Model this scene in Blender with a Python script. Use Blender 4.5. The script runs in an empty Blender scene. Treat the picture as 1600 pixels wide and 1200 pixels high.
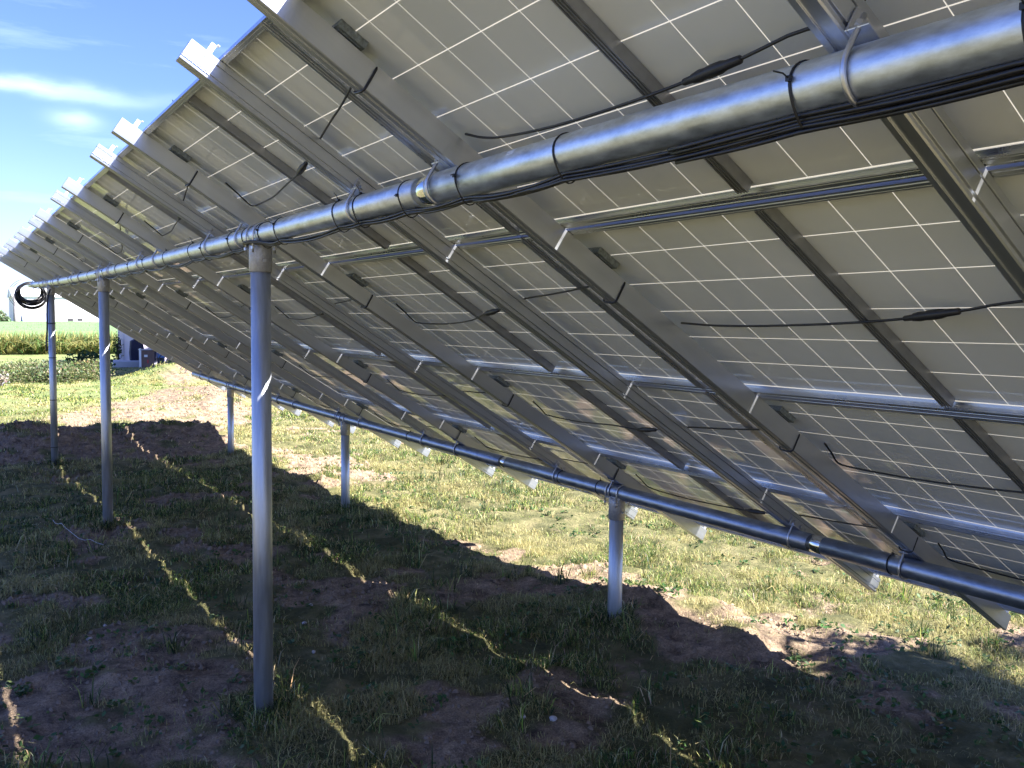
import bpy, math, random
import numpy as np
from mathutils import Vector, Matrix, noise
R = random.Random(7)
rng = np.random.default_rng(11)
scene = bpy.context.scene
Z0 = 2.28                      # height of the rear pipe above the ground by the camera

# ------------------------------------------------------------------ camera
cam_data = bpy.data.cameras.new("camera")
cam_data.sensor_width = 36.0
cam_data.lens = 1392.4 / 1600 * 36
cam_data.clip_start = 0.05
cam_data.clip_end = 6000
cam = bpy.data.objects.new("camera", cam_data)
scene.collection.objects.link(cam)
CAM = Vector((0, -1.2130, Z0 - 0.3828))
FW = Vector((-0.84241998, 0.53440184, -0.0688713)).normalized()
RT = Vector((0.53490537, 0.84482003, 0.01246394)).normalized()
UP = RT.cross(FW).normalized()
cam.matrix_world = Matrix(((RT.x, UP.x, -FW.x, CAM.x), (RT.y, UP.y, -FW.y, CAM.y), (RT.z, UP.z, -FW.z, CAM.z), (0, 0, 0, 1)))
scene.camera = cam
# ------------------------------------------------------------------ exposure
scene.view_settings.view_transform = 'Standard'
scene.view_settings.look = 'None'
scene.view_settings.exposure = 2.5
scene.view_settings.gamma = 1.0
# ------------------------------------------------------------------ sun + sky
SUN = Vector((1.1, 1.0, 1.54)).normalized()
sun_l = bpy.data.lights.new("sun", 'SUN')
sun_l.energy = 5.0
sun_l.angle = math.radians(0.5)
sun_l.color = (1.0, 0.965, 0.91)
sun_o = bpy.data.objects.new("sun", sun_l)
scene.collection.objects.link(sun_o)
sun_o.rotation_mode = 'QUATERNION'
sun_o.rotation_quaternion = SUN.to_track_quat('Z', 'Y')
world = bpy.data.worlds.new("World")
scene.world = world
world.use_nodes = True
wt = world.node_tree
wt.nodes.clear()
def wn(t, **k):
    n = wt.nodes.new(t)
    for a, b in k.items(): setattr(n, a, b)
    return n
w_out = wn('ShaderNodeOutputWorld'); w_bg = wn('ShaderNodeBackground')
w_bg.inputs[1].default_value = 0.05
sky = wn('ShaderNodeTexSky', sky_type='NISHITA', sun_disc=False)
sky.sun_elevation = math.asin(SUN.z)
sky.sun_rotation = math.atan2(SUN.x, SUN.y)
sky.air_density = 1.0; sky.dust_density = 0.6; sky.ozone_density = 1.6
w_tc = wn('ShaderNodeTexCoord'); w_map = wn('ShaderNodeMapping')
w_map.inputs['Scale'].default_value = (2.2, 2.2, 17.0)
w_ns = wn('ShaderNodeTexNoise'); w_ns.inputs['Scale'].default_value = 1.6; w_ns.inputs['Detail'].default_value = 7; w_ns.inputs['Roughness'].default_value = 0.62
w_rp = wn('ShaderNodeValToRGB'); w_rp.color_ramp.elements[0].position = 0.52; w_rp.color_ramp.elements[1].position = 0.74
w_mix = wn('ShaderNodeMixRGB'); w_mix.inputs[2].default_value = (5.6, 6.9, 8.0, 1)
w_gain = wn('ShaderNodeMixRGB', blend_type='MULTIPLY'); w_gain.inputs[0].default_value = 1.0; w_gain.inputs[2].default_value = (0.58, 0.67, 1.18, 1)
wt.links.new(w_tc.outputs['Generated'], w_map.inputs[0]); wt.links.new(w_map.outputs[0], w_ns.inputs[0])
wt.links.new(w_ns.outputs[0], w_rp.inputs[0])
wt.links.new(sky.outputs[0], w_gain.inputs[1]); wt.links.new(w_gain.outputs[0], w_mix.inputs[1])
# a long thin streak of cloud low in the west and a puff under it: bands in the height of the view direction
def w_math(op, a, b=None, c=None):
    n = wn('ShaderNodeMath', operation=op)
    for i, x in enumerate((a, b, c)):
        if x is None: continue
        if isinstance(x, (int, float)): n.inputs[i].default_value = x
        else: wt.links.new(x, n.inputs[i])
    return n.outputs[0]
w_sep = wn('ShaderNodeSeparateXYZ'); wt.links.new(w_tc.outputs['Generated'], w_sep.inputs[0])
w_n2 = wn('ShaderNodeTexNoise'); w_n2.inputs['Scale'].default_value = 9; w_n2.inputs['Detail'].default_value = 6
w_m2 = wn('ShaderNodeMapping'); w_m2.inputs['Scale'].default_value = (1, 1, 2.6)
wt.links.new(w_tc.outputs['Generated'], w_m2.inputs[0]); wt.links.new(w_m2.outputs[0], w_n2.inputs[0])
jit = w_math('MULTIPLY', w_math('SUBTRACT', w_n2.outputs[0], 0.5), 0.035)
def w_blob(z0, sz, y0, sy, amp):
    dz = w_math('DIVIDE', w_math('SUBTRACT', w_math('ADD', w_sep.outputs[2], jit), z0), sz)
    dy = w_math('DIVIDE', w_math('SUBTRACT', w_sep.outputs[1], y0), sy)
    q = w_math('ADD', w_math('MULTIPLY', dz, dz), w_math('MULTIPLY', dy, dy))
    inside = w_math('MULTIPLY', w_math('EXPONENT', w_math('MULTIPLY', q, -1.0)), amp)
    west = w_math('LESS_THAN', w_sep.outputs[0], 0.0)
    return w_math('MULTIPLY', inside, west)
streak = w_blob(0.218, 0.007, 0.07, 0.10, 0.48)
puff = w_blob(0.192, 0.009, 0.112, 0.02, 0.45)
low = w_blob(0.03, 0.09, 0.05, 0.5, 0.20)
soft = w_math('MULTIPLY', w_rp.outputs[0], 0.22)
cm = w_math('MINIMUM', w_math('ADD', w_math('ADD', streak, puff), w_math('MAXIMUM', soft, low)), 1.0)
cm = w_math('MULTIPLY', cm, w_math('GREATER_THAN', w_sep.outputs[2], -0.02))
wt.links.new(cm, w_mix.inputs[0])
wt.links.new(w_mix.outputs[0], w_bg.inputs[0]); wt.links.new(w_bg.outputs[0], w_out.inputs[0])
scene.cycles.max_bounces = 6
scene.cycles.diffuse_bounces = 4
scene.cycles.glossy_bounces = 3
scene.cycles.transmission_bounces = 4
scene.cycles.sample_clamp_indirect = 6.0

# ------------------------------------------------------------------ materials
def mat(name, base, rough=0.6, metal=0.0, var=0.0, scale=20, bump=0.0, bscale=60, stretch=(1, 1, 1), spec=0.5, col2=None, coord='Object', rvar=0.0):
    m = bpy.data.materials.new(name); m.use_nodes = True
    nt = m.node_tree; b = nt.nodes['Principled BSDF']
    b.inputs['Base Color'].default_value = (*base, 1); b.inputs['Roughness'].default_value = rough
    b.inputs['Metallic'].default_value = metal; b.inputs['Specular IOR Level'].default_value = spec
    if var or bump or rvar:
        tc = nt.nodes.new('ShaderNodeTexCoord'); mp = nt.nodes.new('ShaderNodeMapping'); mp.inputs['Scale'].default_value = stretch
        nt.links.new(tc.outputs[coord], mp.inputs[0])
    if var or rvar:
        n = nt.nodes.new('ShaderNodeTexNoise'); n.inputs['Scale'].default_value = scale; n.inputs['Detail'].default_value = 6; n.inputs['Roughness'].default_value = 0.65
        nt.links.new(mp.outputs[0], n.inputs[0])
        cr = nt.nodes.new('ShaderNodeValToRGB')
        cr.color_ramp.elements[0].position = 0.3; cr.color_ramp.elements[1].position = 0.7
        c2 = col2 if col2 else tuple(min(1, x * (1 + var)) for x in base)
        c1 = tuple(x * (1 - var) for x in base)
        cr.color_ramp.elements[0].color = (*c1, 1); cr.color_ramp.elements[1].color = (*c2, 1)
        nt.links.new(n.outputs[0], cr.inputs[0])
        if var: nt.links.new(cr.outputs[0], b.inputs['Base Color'])
        if rvar:
            mr = nt.nodes.new('ShaderNodeMapRange'); mr.inputs[1].default_value = 0.3; mr.inputs[2].default_value = 0.7
            mr.inputs[3].default_value = max(0.02, rough - rvar); mr.inputs[4].default_value = min(1, rough + rvar)
            nt.links.new(n.outputs[0], mr.inputs[0]); nt.links.new(mr.outputs[0], b.inputs['Roughness'])
    if bump:
        n2 = nt.nodes.new('ShaderNodeTexNoise'); n2.inputs['Scale'].default_value = bscale; n2.inputs['Detail'].default_value = 5
        nt.links.new(mp.outputs[0], n2.inputs[0])
        bp = nt.nodes.new('ShaderNodeBump'); bp.inputs['Strength'].default_value = bump; bp.inputs['Distance'].default_value = 0.01
        nt.links.new(n2.outputs[0], bp.inputs['Height']); nt.links.new(bp.outputs[0], b.inputs['Normal'])
    return m
M = {}
M['alu'] = mat('mill aluminium', (0.54, 0.56, 0.60), 0.33, 0.93, 0.10, 9, 0.0, 90, (1, 0.05, 1), rvar=0.06)
M['alu_frame'] = mat('anodised frame', (0.60, 0.62, 0.66), 0.28, 0.93, 0.08, 4, 0.0, 60, (0.3, 0.3, 1), rvar=0.04)
M['bar'] = mat('support bar', (0.33, 0.335, 0.35), 0.38, 0.75, 0.15, 20, 0.0)
M['galv'] = mat('galvanised steel', (0.56, 0.61, 0.68), 0.41, 0.9, 0.30, 34, 0.05, 60, (0.4, 1, 1), rvar=0.07)
M['galv_shaded'] = mat('galvanised steel darkened for shade', (0.30, 0.34, 0.42), 0.38, 0.9, 0.25, 34, 0.05, 60, (0.4, 1, 1), rvar=0.06)  # same steel as the upper pipe; shade and dark reflections put into the colour
M['galv_post'] = mat('weathered galvanised post', (0.48, 0.51, 0.56), 0.44, 0.8, 0.26, 22, 0.12, 70, (1, 1, 0.12), rvar=0.12)
M['galv_cast'] = mat('galvanised casting', (0.42, 0.41, 0.40), 0.55, 0.7, 0.2, 60, 0.3, 120)
M['swage'] = mat('bright pipe swage', (0.75, 0.76, 0.74), 0.12, 1.0, 0.1, 30)
M['zinc'] = mat('zinc plated bolt', (0.55, 0.56, 0.60), 0.35, 0.9, 0.1, 60)
M['black'] = mat('black cable jacket', (0.010, 0.010, 0.012), 0.42, 0, 0.3, 80, 0.05, 200)
M['tie'] = mat('black nylon', (0.012, 0.012, 0.014), 0.5)
M['jbox'] = mat('junction box plastic', (0.17, 0.19, 0.185), 0.55, 0, 0.5, 90, 0.4, 160)
M['cell'] = mat('solar cell', (0.015, 0.025, 0.08), 0.15, 0.2, 0.3, 12)
M['sticker'] = mat('pale pipe sticker', (0.60, 0.62, 0.66), 0.5, 0, 0.3, 300)
# backsheet: white polymer that lets a little sunlight through between the cells
m = bpy.data.materials.new('white backsheet'); m.use_nodes = True; nt = m.node_tree; b = nt.nodes['Principled BSDF']
b.inputs['Base Color'].default_value = (0.66, 0.63, 0.58, 1); b.inputs['Roughness'].default_value = 0.07; b.inputs['Specular IOR Level'].default_value = 0.6
tc = nt.nodes.new('ShaderNodeTexCoord')
ns = nt.nodes.new('ShaderNodeTexNoise'); ns.inputs['Scale'].default_value = 1.6; ns.inputs['Detail'].default_value = 7; ns.inputs['Roughness'].default_value = 0.6
nt.links.new(tc.outputs['Object'], ns.inputs[0])
cr = nt.nodes.new('ShaderNodeValToRGB'); cr.color_ramp.elements[0].position = 0.25; cr.color_ramp.elements[1].position = 0.75
cr.color_ramp.elements[0].color = (0.76, 0.79, 0.82, 1); cr.color_ramp.elements[1].color = (0.86, 0.885, 0.91, 1)
nt.links.new(ns.outputs[0], cr.inputs[0]); nt.links.new(cr.outputs[0], b.inputs['Base Color'])
n3 = nt.nodes.new('ShaderNodeTexNoise'); n3.inputs['Scale'].default_value = 7; n3.inputs['Detail'].default_value = 3
nt.links.new(tc.outputs['Object'], n3.inputs[0])
bp = nt.nodes.new('ShaderNodeBump'); bp.inputs['Strength'].default_value = 0.10; bp.inputs['Distance'].default_value = 0.01
nt.links.new(n3.outputs[0], bp.inputs['Height']); nt.links.new(bp.outputs[0], b.inputs['Normal'])
tr = nt.nodes.new('ShaderNodeBsdfTranslucent'); tr.inputs[0].default_value = (0.42, 0.39, 0.32, 1)
mx = nt.nodes.new('ShaderNodeMixShader'); mx.inputs[0].default_value = 0.22
nt.links.new(b.outputs[0], mx.inputs[1]); nt.links.new(tr.outputs[0], mx.inputs[2])
nt.links.new(mx.outputs[0], nt.nodes['Material Output'].inputs[0])
M['sheet'] = m
M['stone'] = mat('pale stone', (0.42, 0.38, 0.36), 0.9, 0, 0.3, 30, 0.6, 80)
M['bark'] = mat('bark', (0.10, 0.075, 0.055), 0.9, 0, 0.4, 12, 0.8, 30)
M['white_wall'] = mat('white barn cladding', (0.66, 0.66, 0.68), 0.6, 0, 0.04, 1)
M['barn_roof'] = mat('white metal roof', (0.80, 0.81, 0.83), 0.5, 0.0, 0.04, 1)
M['grey_roof'] = mat('blue grey roof', (0.22, 0.24, 0.36), 0.7, 0, 0.1, 1)
M['dark'] = mat('dark opening', (0.03, 0.03, 0.035), 0.7)
M['siding'] = mat('pale lilac siding', (0.46, 0.42, 0.52), 0.7, 0, 0.06, 2)
M['roof'] = mat('house shingles', (0.10, 0.09, 0.09), 0.9, 0, 0.3, 4)
M['navy'] = mat('navy canvas', (0.007, 0.009, 0.03), 0.8, 0, 0.3, 3)
M['cupboard'] = mat('brown timber', (0.16, 0.10, 0.08), 0.7, 0, 0.3, 3)
M['concrete'] = mat('concrete slab', (0.36, 0.36, 0.38), 0.85, 0, 0.1, 2)
M['cooler'] = mat('blue cooler plastic', (0.08, 0.18, 0.42), 0.5)
M['white'] = mat('white plastic', (0.75, 0.75, 0.75), 0.5)
M['red'] = mat('faded red plastic', (0.45, 0.05, 0.05), 0.5)
M['wood_pole'] = mat('grey timber pole', (0.13, 0.12, 0.13), 0.9, 0, 0.2, 3)

def attr_mat(name, rough, trans=0.38, spec=0.3):
    m = bpy.data.materials.new(name); m.use_nodes = True; nt = m.node_tree; b = nt.nodes['Principled BSDF']
    at = nt.nodes.new('ShaderNodeAttribute'); at.attribute_name = 'Col'
    nt.links.new(at.outputs[0], b.inputs['Base Color']); b.inputs['Roughness'].default_value = rough; b.inputs['Specular IOR Level'].default_value = spec
    tr = nt.nodes.new('ShaderNodeBsdfTranslucent'); nt.links.new(at.outputs[0], tr.inputs[0])
    mx = nt.nodes.new('ShaderNodeMixShader'); mx.inputs[0].default_value = trans
    nt.links.new(b.outputs[0], mx.inputs[1]); nt.links.new(tr.outputs[0], mx.inputs[2])
    nt.links.new(mx.outputs[0], nt.nodes['Material Output'].inputs[0])
    return m
M['blade'] = attr_mat('grass blades', 0.5)
M['leaf'] = attr_mat('leaves', 0.5)

# ------------------------------------------------------------------ mesh helpers
class MB:
    def __init__(s): s.v = []; s.f = []; s.sm = []
    def face(s, idx, sm=False): s.f.append(tuple(idx)); s.sm.append(sm)
    def box(s, a, b, fn=None):
        o = len(s.v)
        for z in (a[2], b[2]):
            for x, y in ((a[0], a[1]), (b[0], a[1]), (b[0], b[1]), (a[0], b[1])):
                p = (x, y, z); s.v.append(tuple(fn(p)) if fn else p)
        for q in ((0, 3, 2, 1), (4, 5, 6, 7), (0, 1, 5, 4), (1, 2, 6, 5), (2, 3, 7, 6), (3, 0, 4, 7)): s.face([o + i for i in q])
        return s
    def extrude(s, prof, path, sm=False, caps=True):
        """prof: list of 2D points; path: function(t index) -> list of 3D points of the profile"""
        o = len(s.v); n = len(prof)
        for k in path:
            for q in prof: s.v.append(tuple(k(q)))
        L = len(path)
        for i in range(L - 1):
            for j in range(n):
                a = o + i * n + j; b = o + i * n + (j + 1) % n
                s.face((a, b, b + n, a + n), sm)
        if caps:
            s.face([o + j for j in range(n)][::-1]); s.face([o + (L - 1) * n + j for j in range(n)])
        return s
    def tube(s, pts, rad, seg=8, caps=True, sm=True):
        pts = [Vector(p) for p in pts]; L = len(pts)
        rads = rad if isinstance(rad, (list, tuple)) else [rad] * L
        o = len(s.v); up = None
        for i, p in enumerate(pts):
            t = (pts[min(i + 1, L - 1)] - pts[max(i - 1, 0)]).normalized()
            if up is None:
                up = Vector((0, 0, 1)) if abs(t.z) < 0.9 else Vector((1, 0, 0))
            u = t.cross(up)
            if u.length < 1e-6: u = t.cross(Vector((0, 1, 0)))
            u.normalize(); w = u.cross(t).normalized(); up = w
            for j in range(seg):
                a = 2 * math.pi * j / seg
                s.v.append(tuple(p + (u * math.cos(a) + w * math.sin(a)) * rads[i]))
        for i in range(L - 1):
            for j in range(seg):
                a = o + i * seg + j; b = o + i * seg + (j + 1) % seg
                s.face((a, b, b + seg, a + seg), sm)
        if caps:
            s.face([o + j for j in range(seg)][::-1]); s.face([o + (L - 1) * seg + j for j in range(seg)])
        return s
    def ring(s, fn, n, rad, seg=6):
        """closed tube along fn(i) i in range(n)"""
        pts = [Vector(fn(i)) for i in range(n)]; o = len(s.v)
        c = sum(pts, Vector()) / n
        nrm = (pts[1] - pts[0]).cross(pts[n // 3] - pts[0]).normalized()
        for i in range(n):
            t = (pts[(i + 1) % n] - pts[i - 1]).normalized(); u = t.cross(nrm).normalized()
            for j in range(seg):
                a = 2 * math.pi * j / seg
                s.v.append(tuple(pts[i] + (u * math.cos(a) + nrm * math.sin(a)) * rad))
        for i in range(n):
            for j in range(seg):
                a = o + i * seg + j; b = o + i * seg + (j + 1) % seg
                a2 = o + ((i + 1) % n) * seg + j; b2 = o + ((i + 1) % n) * seg + (j + 1) % seg
                s.face((a, b, b2, a2), True)
        return s
    def mesh(s, name):
        me = bpy.data.meshes.new(name); me.from_pydata(s.v, [], s.f)
        me.polygons.foreach_set('use_smooth', s.sm); me.update(); return me
    def build(s, name, material, parent=None):
        o = bpy.data.objects.new(name, s.mesh(name)); o.data.materials.append(material)
        scene.collection.objects.link(o)
        if parent: o.parent = parent
        return o
def tag(o, label=None, cat=None, group=None, kind=None):
    if label: o['label'] = label
    if cat: o['category'] = cat
    if group: o['group'] = group
    if kind: o['kind'] = kind
    return o
def empty(name, loc=(0, 0, 0)):
    o = bpy.data.objects.new(name, None); o.empty_display_size = 0.1; o.location = loc
    scene.collection.objects.link(o); return o
def copy_tree(o, parent=None):
    c = o.copy(); scene.collection.objects.link(c)
    if parent: c.parent = parent
    for ch in list(o.children): copy_tree(ch, c)
    return c
def bevel(o, w=0.002, seg=2, ang=40):
    mdf = o.modifiers.new('bevel', 'BEVEL'); mdf.width = w; mdf.segments = seg; mdf.limit_method = 'ANGLE'; mdf.angle_limit = math.radians(ang)
    return o
ORD = ['nearest', 'second nearest', 'third nearest', 'fourth nearest', 'fifth nearest', 'sixth nearest', 'seventh nearest', 'eighth nearest', 'ninth nearest']
TH = ['first', 'second', 'third', 'fourth', 'fifth', 'sixth', 'seventh', 'eighth', 'ninth', 'tenth', 'eleventh', 'twelfth', 'thirteenth', 'fourteenth', 'fifteenth', 'sixteenth', 'seventeenth', 'eighteenth', 'nineteenth', 'twentieth', 'twenty-first', 'twenty-second', 'twenty-third', 'twenty-fourth', 'twenty-fifth', 'twenty-sixth', 'twenty-seventh', 'twenty-eighth', 'twenty-ninth', 'thirtieth']

# ------------------------------------------------------------------ array geometry
T = 0.55841; CT, ST = math.cos(T), math.sin(T)
SR, SF = 0.62467, 3.31772            # slope position of the rear and front pipe
PITCH, COL = 1.01005, 1.9985
XM = -1.49155                        # mid bar of the column nearest the camera (column 1)
PR = 0.0445                          # pipe radius
NP = -0.121                          # pipe centre below the frame plane
BEND = 0.085
def bend(x): return BEND * (x + 4) ** 2 / 100
def bslope(x): return 2 * BEND * (x + 4) / 100
def P(x, s, n):
    return Vector((x, (s - SR) * CT + (n - NP) * ST, -(s - SR) * ST + (n - NP) * CT + bend(x) + Z0))
def frame_at(x, s=0.0):
    ex = Vector((1, 0, bslope(x))).normalized(); es = Vector((0, CT, -ST))
    en = ex.cross(es).normalized(); es = en.cross(ex).normalized(); o = P(x, s, 0)
    return Matrix(((ex.x, es.x, en.x, o.x), (ex.y, es.y, en.y, o.y), (ex.z, es.z, en.z, o.z), (0, 0, 0, 1)))
PIPE_F_Y = (SF - SR) * CT; PIPE_F_Z = -(SF - SR) * ST
def rear(x): return P(x, SR, NP)
def front(x): return P(x, SF, NP)

# ------------------------------------------------------------------ terrain
def vnoise_factory(seed):
    tab = np.random.default_rng(seed).random((256, 256))
    def f(x, y):
        xi = np.floor(x).astype(int); yi = np.floor(y).astype(int); fx = x - xi; fy = y - yi
        fx = fx * fx * (3 - 2 * fx); fy = fy * fy * (3 - 2 * fy)
        a = tab[xi & 255, yi & 255]; b = tab[(xi + 1) & 255, yi & 255]; c = tab[xi & 255, (yi + 1) & 255]; d = tab[(xi + 1) & 255, (yi + 1) & 255]
        return (a * (1 - fx) + b * fx) * (1 - fy) + (c * (1 - fx) + d * fx) * fy
    return f
vn = [vnoise_factory(i) for i in range(6)]
def fbm(x, y, k, sc, octv=4):
    t = 0; a = 0.5; s = 0
    for i in range(octv):
        t = t + a * vn[(k + i) % 6](x * sc + 17.3 * i + 31, y * sc + 9.1 * i + 57); s += a; a *= 0.5; sc *= 2.03
    return t / s
SOIL = [
 [(-19.72, 0.43), (-22.53, 1.4), (-25.17, 3.33), (-26.65, 5.55), (-20.88, 4.82), (-17.42, 3.7), (-16.94, 2.91), (-18.07, 2.57), (-18.24, 1.56), (-16.89, 0.94), (-17.93, 0.54)],
 [(-25.17, 3.33), (-32.22, 5.24), (-39.71, 7.4), (-33.57, 6.79), (-28.65, 5.61), (-25.65, 4.34)],
 [(-13.79, 3.12), (-13.22, 3.34), (-11.68, 3.65), (-10.31, 3.42), (-9.61, 2.78), (-10.26, 2.56), (-11.53, 2.41)],
 [(-5.9, 2.42), (-5.55, 2.86), (-4.79, 3.1), (-3.68, 3.2), (-3.2, 3.2), (-3.31, 2.5), (-3.97, 2.44), (-4.34, 2.35), (-5.23, 2.5)],
 [(-3.36, 4.39), (-3.02, 4.69), (-2.7, 4.08), (-3.06, 4.03)],
 [(-5.48, -1.02), (-6.22, -0.52), (-6.0, 0.0), (-5.07, 0.22), (-3.62, -0.19), (-4.17, -1.07)],
 [(-6.28, 0.8), (-6.05, 1.51), (-5.0, 1.21), (-4.82, 0.63), (-5.55, 0.57)],
 [(-3.66, 0.31), (-3.4, 1.26), (-3.09, 1.48), (-2.82, 1.11), (-3.38, 0.19)],
 [(-6.11, 1.75), (-5.7, 2.42), (-4.99, 2.29), (-4.95, 1.55)],
 [(-17.2, -1.6), (-17.26, 0.68), (-14.4, 0.9), (-13.6, -0.27), (-14.35, -1.2)],
 [(-16.0, 0.9), (-16.26, 2.8), (-13.9, 2.5), (-13.0, 1.2), (-13.5, 0.83)],
 [(-9.28, -0.38), (-8.65, 0.14), (-7.6, 0.07), (-8.1, -0.35)],
 [(-7.2, 2.6), (-6.0, 2.9), (-5.9, 2.5), (-7.2, 2.3)]]
def pip(x, y, poly):
    c = np.zeros(x.shape, bool); n = len(poly)
    for i in range(n):
        x1, y1 = poly[i]; x2, y2 = poly[(i + 1) % n]
        if y1 == y2: continue
        c ^= ((y1 > y) != (y2 > y)) & (x < (x2 - x1) * (y - y1) / (y2 - y1) + x1)
    return c
def soil_at(x, y):
    jx = (fbm(x, y, 0, 2.0) - .5) * 0.9; jy = (fbm(x, y, 3, 2.0) - .5) * 0.9
    s = np.zeros(x.shape)
    for dx, dy in ((0, 0), (.09, 0), (-.09, 0), (0, .09), (0, -.09)):
        q = np.zeros(x.shape, bool)
        for po in SOIL: q |= pip(x + jx + dx, y + jy + dy, po)
        s += q * 0.2
    g = fbm(x, y, 2, 1.1, 4)                     # scattered bare spots everywhere near the array
    near = np.clip((x + 24) / 8, 0, 1) * np.clip((4 - y) / 1.5, 0.25, 1)
    bare = np.clip((g - 0.57) / 0.06, 0, 1) * near
    m_ = np.maximum(s, bare * 0.75)
    q = m_ * .66 + (fbm(x, y, 1, 3.6, 4) - .5) * 1.7
    return np.clip((q - .36) / .16, 0, 1) * np.clip(m_ * 4 + .25, 0, 1)
def bump_at(x, y, cx, cy, rx, ry, h, rot=0):
    c, s_ = math.cos(rot), math.sin(rot); dx, dy = x - cx, y - cy
    u = (dx * c + dy * s_) / rx; v = (-dx * s_ + dy * c) / ry
    return h * np.exp(-(u * u + v * v))
def height(x, y, fine=True):
    z = Z0 - 2.2 + .015 * np.maximum(x, -20) + np.where(x < -20, .003 * (np.maximum(x, -70) + 20), 0)
    w = np.clip((x + 60) / 40, 0, 1) * np.clip((40 - np.abs(y)) / 20, 0, 1)
    z = z + w * ((fbm(x, y, 1, 0.35) - .5) * 0.16 + (fbm(x, y, 4, 1.6) - .5) * 0.07)
    rough = fbm(x, y, 5, 5.0, 3) - .5
    lump = 0
    for a in ((-15.9, -0.2, 1.1, .9, .33, .3), (-15.2, -1.6, 1.1, .9, .20, .2), (-16.0, 1.9, 1.1, .8, .22, .4), (-15.3, 2.7, .7, .5, .13, .9), (-16.9, 0.9, .7, .6, .12, 0),
              (-34, 5.9, 4.2, 1.3, .62, -.32), (-26, 4.6, 2.6, 1.0, .22, -.4), (-21.5, 3.9, 2.4, .9, .34, -.5), (-19.2, 1.9, 1.4, .5, .16, -.5), (-24.5, 5.3, 2, .8, .3, -.4), (-12.7, .1, .5, .4, -.1, 0),
              (-4.3, 2.75, .35, .22, .10, .2), (-3.6, 2.72, .3, .2, .06, .3), (-4.9, 2.6, .5, .15, .05, .3)):
        lump = lump + bump_at(x, y, *a)
    z = z + lump + w * rough * (0.045 + 0.7 * np.clip(lump, 0, .4))
    if fine: z = z + w * (fbm(x, y, 0, 7.0, 4) - .5) * 0.085
    return z
def hz(x, y): return float(height(np.array([float(x)]), np.array([float(y)]))[0])
def axis(lo, hi, step, far, grow=1.16):
    mid = list(np.arange(lo, hi + 1e-6, step)); out = mid[:]; d = step; v = hi
    while v < far: d *= grow; v += d; out.append(v)
    d = step; v = lo; left = []
    while v > -far: d *= grow; v -= d; left.append(v)
    return np.array(left[::-1] + out)
ax = np.concatenate([axis(-18, 0.5, 0.05, 4000)])
ay = axis(-2.6, 6.5, 0.05, 4000)
gx, gy = np.meshgrid(ax, ay, indexing='ij')
gz = height(gx, gy)
nx_, ny_ = gx.shape
me = bpy.data.meshes.new('ground')
co = np.stack([gx, gy, gz], -1).reshape(-1, 3)
ii, jj = np.meshgrid(np.arange(nx_ - 1), np.arange(ny_ - 1), indexing='ij')
q0 = (ii * ny_ + jj).ravel(); quads = np.stack([q0, q0 + ny_, q0 + ny_ + 1, q0 + 1], 1)
me.vertices.add(len(co)); me.vertices.foreach_set('co', co.ravel().astype(np.float32))
me.loops.add(quads.size); me.loops.foreach_set('vertex_index', quads.ravel().astype(np.int32))
me.polygons.add(len(quads)); me.polygons.foreach_set('loop_start', (np.arange(len(quads)) * 4).astype(np.int32))
me.polygons.foreach_set('use_smooth', np.ones(len(quads), bool)); me.update(calc_edges=True)
sa = me.attributes.new('soil', 'FLOAT', 'POINT'); sa.data.foreach_set('value', soil_at(gx, gy).ravel().astype(np.float32))
ground = bpy.data.objects.new('ground', me); scene.collection.objects.link(ground); tag(ground, 'uneven turf and bare soil', kind='structure')
m = bpy.data.materials.new('soil and thatch'); m.use_nodes = True; nt = m.node_tree; b = nt.nodes['Principled BSDF']
b.inputs['Roughness'].default_value = 0.95; b.inputs['Specular IOR Level'].default_value = 0.15
geo = nt.nodes.new('ShaderNodeNewGeometry')
def nz(sc, det=6, rg=0.6):
    n = nt.nodes.new('ShaderNodeTexNoise'); n.inputs['Scale'].default_value = sc; n.inputs['Detail'].default_value = det; n.inputs['Roughness'].default_value = rg
    nt.links.new(geo.outputs['Position'], n.inputs[0]); return n.outputs[0]
def ramp(src, stops):
    r_ = nt.nodes.new('ShaderNodeValToRGB')
    while len(r_.color_ramp.elements) < len(stops): r_.color_ramp.elements.new(0.5)
    for e, (p_, c_) in zip(r_.color_ramp.elements, stops): e.position = p_; e.color = (*c_, 1)
    nt.links.new(src, r_.inputs[0]); return r_.outputs[0]
soilc = ramp(nz(6.5, 9, .78), [(0.37, (0.075, 0.055, 0.042)), (0.5, (0.24, 0.175, 0.12)), (0.66, (0.42, 0.31, 0.205))])
turf = ramp(nz(3.5, 8, .7), [(0.3, (0.04, 0.045, 0.018)), (0.5, (0.12, 0.115, 0.05)), (0.72, (0.28, 0.235, 0.12))])
farg = ramp(nz(0.6, 6, .6), [(0.3, (0.11, 0.14, 0.05)), (0.5, (0.155, 0.18, 0.07)), (0.7, (0.23, 0.22, 0.10))])
sep = nt.nodes.new('ShaderNodeSeparateXYZ'); nt.links.new(geo.outputs['Position'], sep.inputs[0])
mr = nt.nodes.new('ShaderNodeMapRange'); mr.inputs[1].default_value = -17; mr.inputs[2].default_value = -27; nt.links.new(sep.outputs[0], mr.inputs[0])
mx1 = nt.nodes.new('ShaderNodeMixRGB'); nt.links.new(mr.outputs[0], mx1.inputs[0]); nt.links.new(turf, mx1.inputs[1]); nt.links.new(farg, mx1.inputs[2])
at = nt.nodes.new('ShaderNodeAttribute'); at.attribute_name = 'soil'
spk = ramp(nz(110, 4, .8), [(0.35, (0.45, 0.43, 0.42)), (0.5, (0.95, 0.95, 0.95)), (0.66, (1.35, 1.33, 1.3))])
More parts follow.
